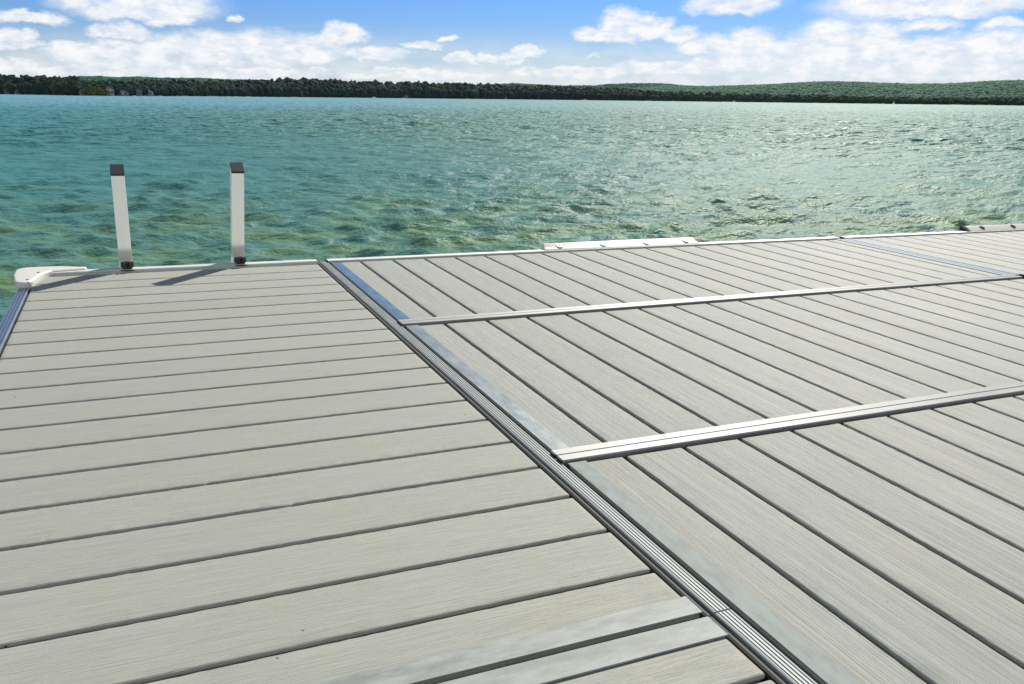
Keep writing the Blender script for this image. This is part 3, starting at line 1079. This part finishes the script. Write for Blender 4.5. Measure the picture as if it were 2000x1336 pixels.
def bumper(label, x0, x1, screws, mat, black_end=False):
    yb0, yb1 = YR + 0.008, YR + 0.078
    t = deck_thing('dock_bumper', label, 'bumper', ((x0 + x1) / 2, yb0, 0), 'straight bumpers on the dock edge')
    ox, oy = (x0 + x1) / 2, yb0
    prof = [(u - oy, v) for u, v in d_profile(yb0, yb1, 0.008, 0.038)]
    bm = bmesh.new()
    bm_prism(bm, prof, x0 - ox, x1 - ox, 'X')
    # draw the ends in
    for v in bm.verts:
        if v.co.z > 0.02:
            v.co.x *= (1 - 0.010 / ((x1 - x0) / 2))
    bm2 = obj('body', bm, mat, t)
    for p in bm2.data.polygons:
        p.use_smooth = len(p.vertices) == 4
    md = bm2.modifiers.new('bev', 'BEVEL')
    md.width = 0.003
    md.segments = 2
    md.limit_method = 'ANGLE'
    for s in screws:
        bm = bmesh.new()
        # recessed screw hole on the sloping inner face
        for (ra, rb, za, zb) in ((0.0190, 0.0190, -0.002, 0.0026), (0.006, 0.005, 0.002, 0.005)):
            bm_cyl(bm, (0, 0, 0), ra, rb, za, zb, 18)
        bmesh.ops.rotate(bm, verts=bm.verts[:], cent=(0, 0, 0), matrix=Matrix.Rotation(math.radians(23), 3, 'X'))
        obj('screw_recess', bm, M_BLACK, t, (s - ox, 0.032, 0.0272))
    if black_end:
        bm = bmesh.new()
        bm_prism(bm, [(u * 1.04, v * 1.04) for u, v in prof], x0 - ox - 0.022, x0 - ox + 0.004, 'X')
        obj('end_cap', bm, M_CAP, t)
    return t


bumper('cream dock bumper with four dark screw holes on the middle of the water edge', 1.945, 2.905, (2.04, 2.30, 2.57, 2.83), M_VINYL_C)
bumper('white dock bumper with dark end cap cut off by the right edge of the photo', 5.06, 6.2, (5.20, 5.50, 5.80, 6.10), M_VINYL_C, True)

# corner bumper
t = deck_thing('corner_bumper', 'white vinyl bumper wrapped round the left outer corner of the dock', 'bumper', (-0.42, 3.98, 0))
plan = [(-0.205, 4.004), (-0.203, 4.022), (-0.235, 4.030), (-0.300, 4.062), (-0.400, 4.066)]
for q in range(7):
    a = math.radians(90 + 90 * q / 6)
    plan.append((-0.412 + 0.058 * math.cos(a), 4.006 + 0.058 * math.sin(a)))
plan += [(-0.468, 3.90), (-0.450, 3.765), (-0.430, 3.742), (-0.396, 3.742), (-0.384, 3.80), (-0.366, 3.900), (-0.352, 3.940), (-0.325, 3.975), (-0.21, 3.996)]
bm = bmesh.new()
zt, zb = 0.024, -0.10
top = [bm.verts.new((x + 0.42, y - 3.98, zt)) for x, y in plan]
bot = [bm.verts.new((x + 0.42 + (0.03 if x < -0.44 else 0), y - 3.98 - (0.03 if y > 4.03 else 0), zb)) for x, y in plan]
n = len(plan)
ft = bm.faces.new(top)
bm.faces.new(bot[::-1])
for i in range(n):
    j = (i + 1) % n
    bm.faces.new((top[j], top[i], bot[i], bot[j]))
bmesh.ops.recalc_face_normals(bm, faces=bm.faces[:])
bmesh.ops.bevel(bm, geom=list(ft.edges), offset=0.012, segments=4, affect='EDGES', profile=0.55)
for f in bm.faces:
    f.smooth = True
o = obj('body', bm, M_VINYL, t)
for x, y in ((-0.378, 3.925), (-0.405, 3.785)):
    bm = bmesh.new()
    bm_cyl(bm, (0, 0, 0), 0.006, 0.0055, -0.001, 0.0022, 14)
    obj('screw', bm, M_GALV, t, (x + 0.42, y - 3.98, 0.024))

# ---- ladder
lad = deck_thing('dock_ladder', 'metal dock ladder with two upright white handrails and dark caps', 'ladder', (0.18, 4.05, 0))


def ladder_rail(xb, xt, w, zf, zb_, label):
    ox, oy = 0.18, 4.05
    yf, yk = 4.020, 4.088
    zlow = -0.55
    def xx(z):
        return xb + (xt - xb) * z / 0.41
    bm = bmesh.new()
    lo = [bm.verts.new((xx(zlow) + u * w / 2 - ox, y - oy, zlow)) for u, y in ((-1, yf), (1, yf), (1, yk), (-1, yk))]
    hi = [bm.verts.new((xx(z) + u * w / 2 - ox, y - oy, z)) for u, y, z in ((-1, yf, zf), (1, yf, zf), (1, yk, zb_), (-1, yk, zb_))]
    bm.faces.new(lo[::-1])
    bm.faces.new(hi)
    for i in range(4):
        j = (i + 1) % 4
        bm.faces.new((lo[i], lo[j], hi[j], hi[i]))
    bmesh.ops.recalc_face_normals(bm, faces=bm.faces[:])
    bmesh.ops.bevel(bm, geom=bm.edges[:], offset=0.004, segments=3, affect='EDGES', profile=0.5)
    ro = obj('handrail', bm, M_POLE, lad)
    # dark cap with its sloping top
    bm = bmesh.new()
    g = 0.0012
    def ring(dz):
        return [bm.verts.new((xx(z) + u * (w / 2 + g) - ox, y - oy, z + dz)) for u, y, z in ((-1, yf - g, zf), (1, yf - g, zf), (1, yk + g, zb_), (-1, yk + g, zb_))]
    a_, c_ = ring(-0.007), ring(0.003)
    bm.faces.new(a_[::-1])
    bm.faces.new(c_)
    for i in range(4):
        j = (i + 1) % 4
        bm.faces.new((a_[i], a_[j], c_[j], c_[i]))
    bmesh.ops.recalc_face_normals(bm, faces=bm.faces[:])
    bmesh.ops.bevel(bm, geom=bm.edges[:], offset=0.0012, segments=2, affect='EDGES')
    obj('cap', bm, M_CAP, ro)
    # black clamp knob and washer on the dock edge
    bm = bmesh.new()
    ky = 3.985
    bm_cyl(bm, (xb + 0.006 - ox, ky - oy, 0), 0.036, 0.034, 0.0085, 0.0115, 28)
    bm_cyl(bm, (xb + 0.006 - ox, ky - oy, 0), 0.020, 0.020, 0.011, 0.024, 20)
    for q in range(5):
        t_ = 2 * math.pi * q / 5 + 0.4
        bm_cyl(bm, (xb + 0.006 - ox + 0.017 * math.cos(t_), ky - oy + 0.017 * math.sin(t_), 0), 0.0105, 0.009, 0.020, 0.041, 12)
    bm_cyl(bm, (xb + 0.006 - ox, ky - oy, 0), 0.017, 0.014, 0.021, 0.043, 18)
    obj('clamp_knob', bm, M_BLACK, ro)
    return ro


ladder_rail(-0.0505, -0.0510, 0.052, 0.408, 0.442, None)
ladder_rail(0.4155, 0.4350, 0.053, 0.416, 0.450, None)
for z in (-0.05, -0.30):
    bm = bmesh.new()
    bm_box(bm, -0.02 - 0.18, 0.40 - 0.18, -0.025, 0.035, z - 0.45 + 0.3 - 0.012, z - 0.45 + 0.3 + 0.012, 0.004)
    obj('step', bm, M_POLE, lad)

# ------------------------------------------------------------------ air between here and the hills
HAZE = True
if HAZE:
    bm = bmesh.new()
    bm_box(bm, -4800, 4800, -300, 5200, -2.0, 130.0)
    mh = bpy.data.materials.new("pale lake air")
    mh.use_nodes = True
    nt = NT(mh.node_tree)
    nt.n.remove(mh.node_tree.nodes['Principled BSDF'])
    pv = nt.new('ShaderNodeVolumePrincipled')
    pv.inputs['Color'].default_value = (0.50, 0.80, 0.95, 1)
    pv.inputs['Density'].default_value = 0.000024
    pv.inputs['Anisotropy'].default_value = 0.0
    nt.l.new(pv.outputs[0], mh.node_tree.nodes['Material Output'].inputs['Volume'])
    o = obj('haze', bm, mh)
    tag(o, kind='stuff')

for o in C.objects:
    if 'org' in o:
        del o['org']
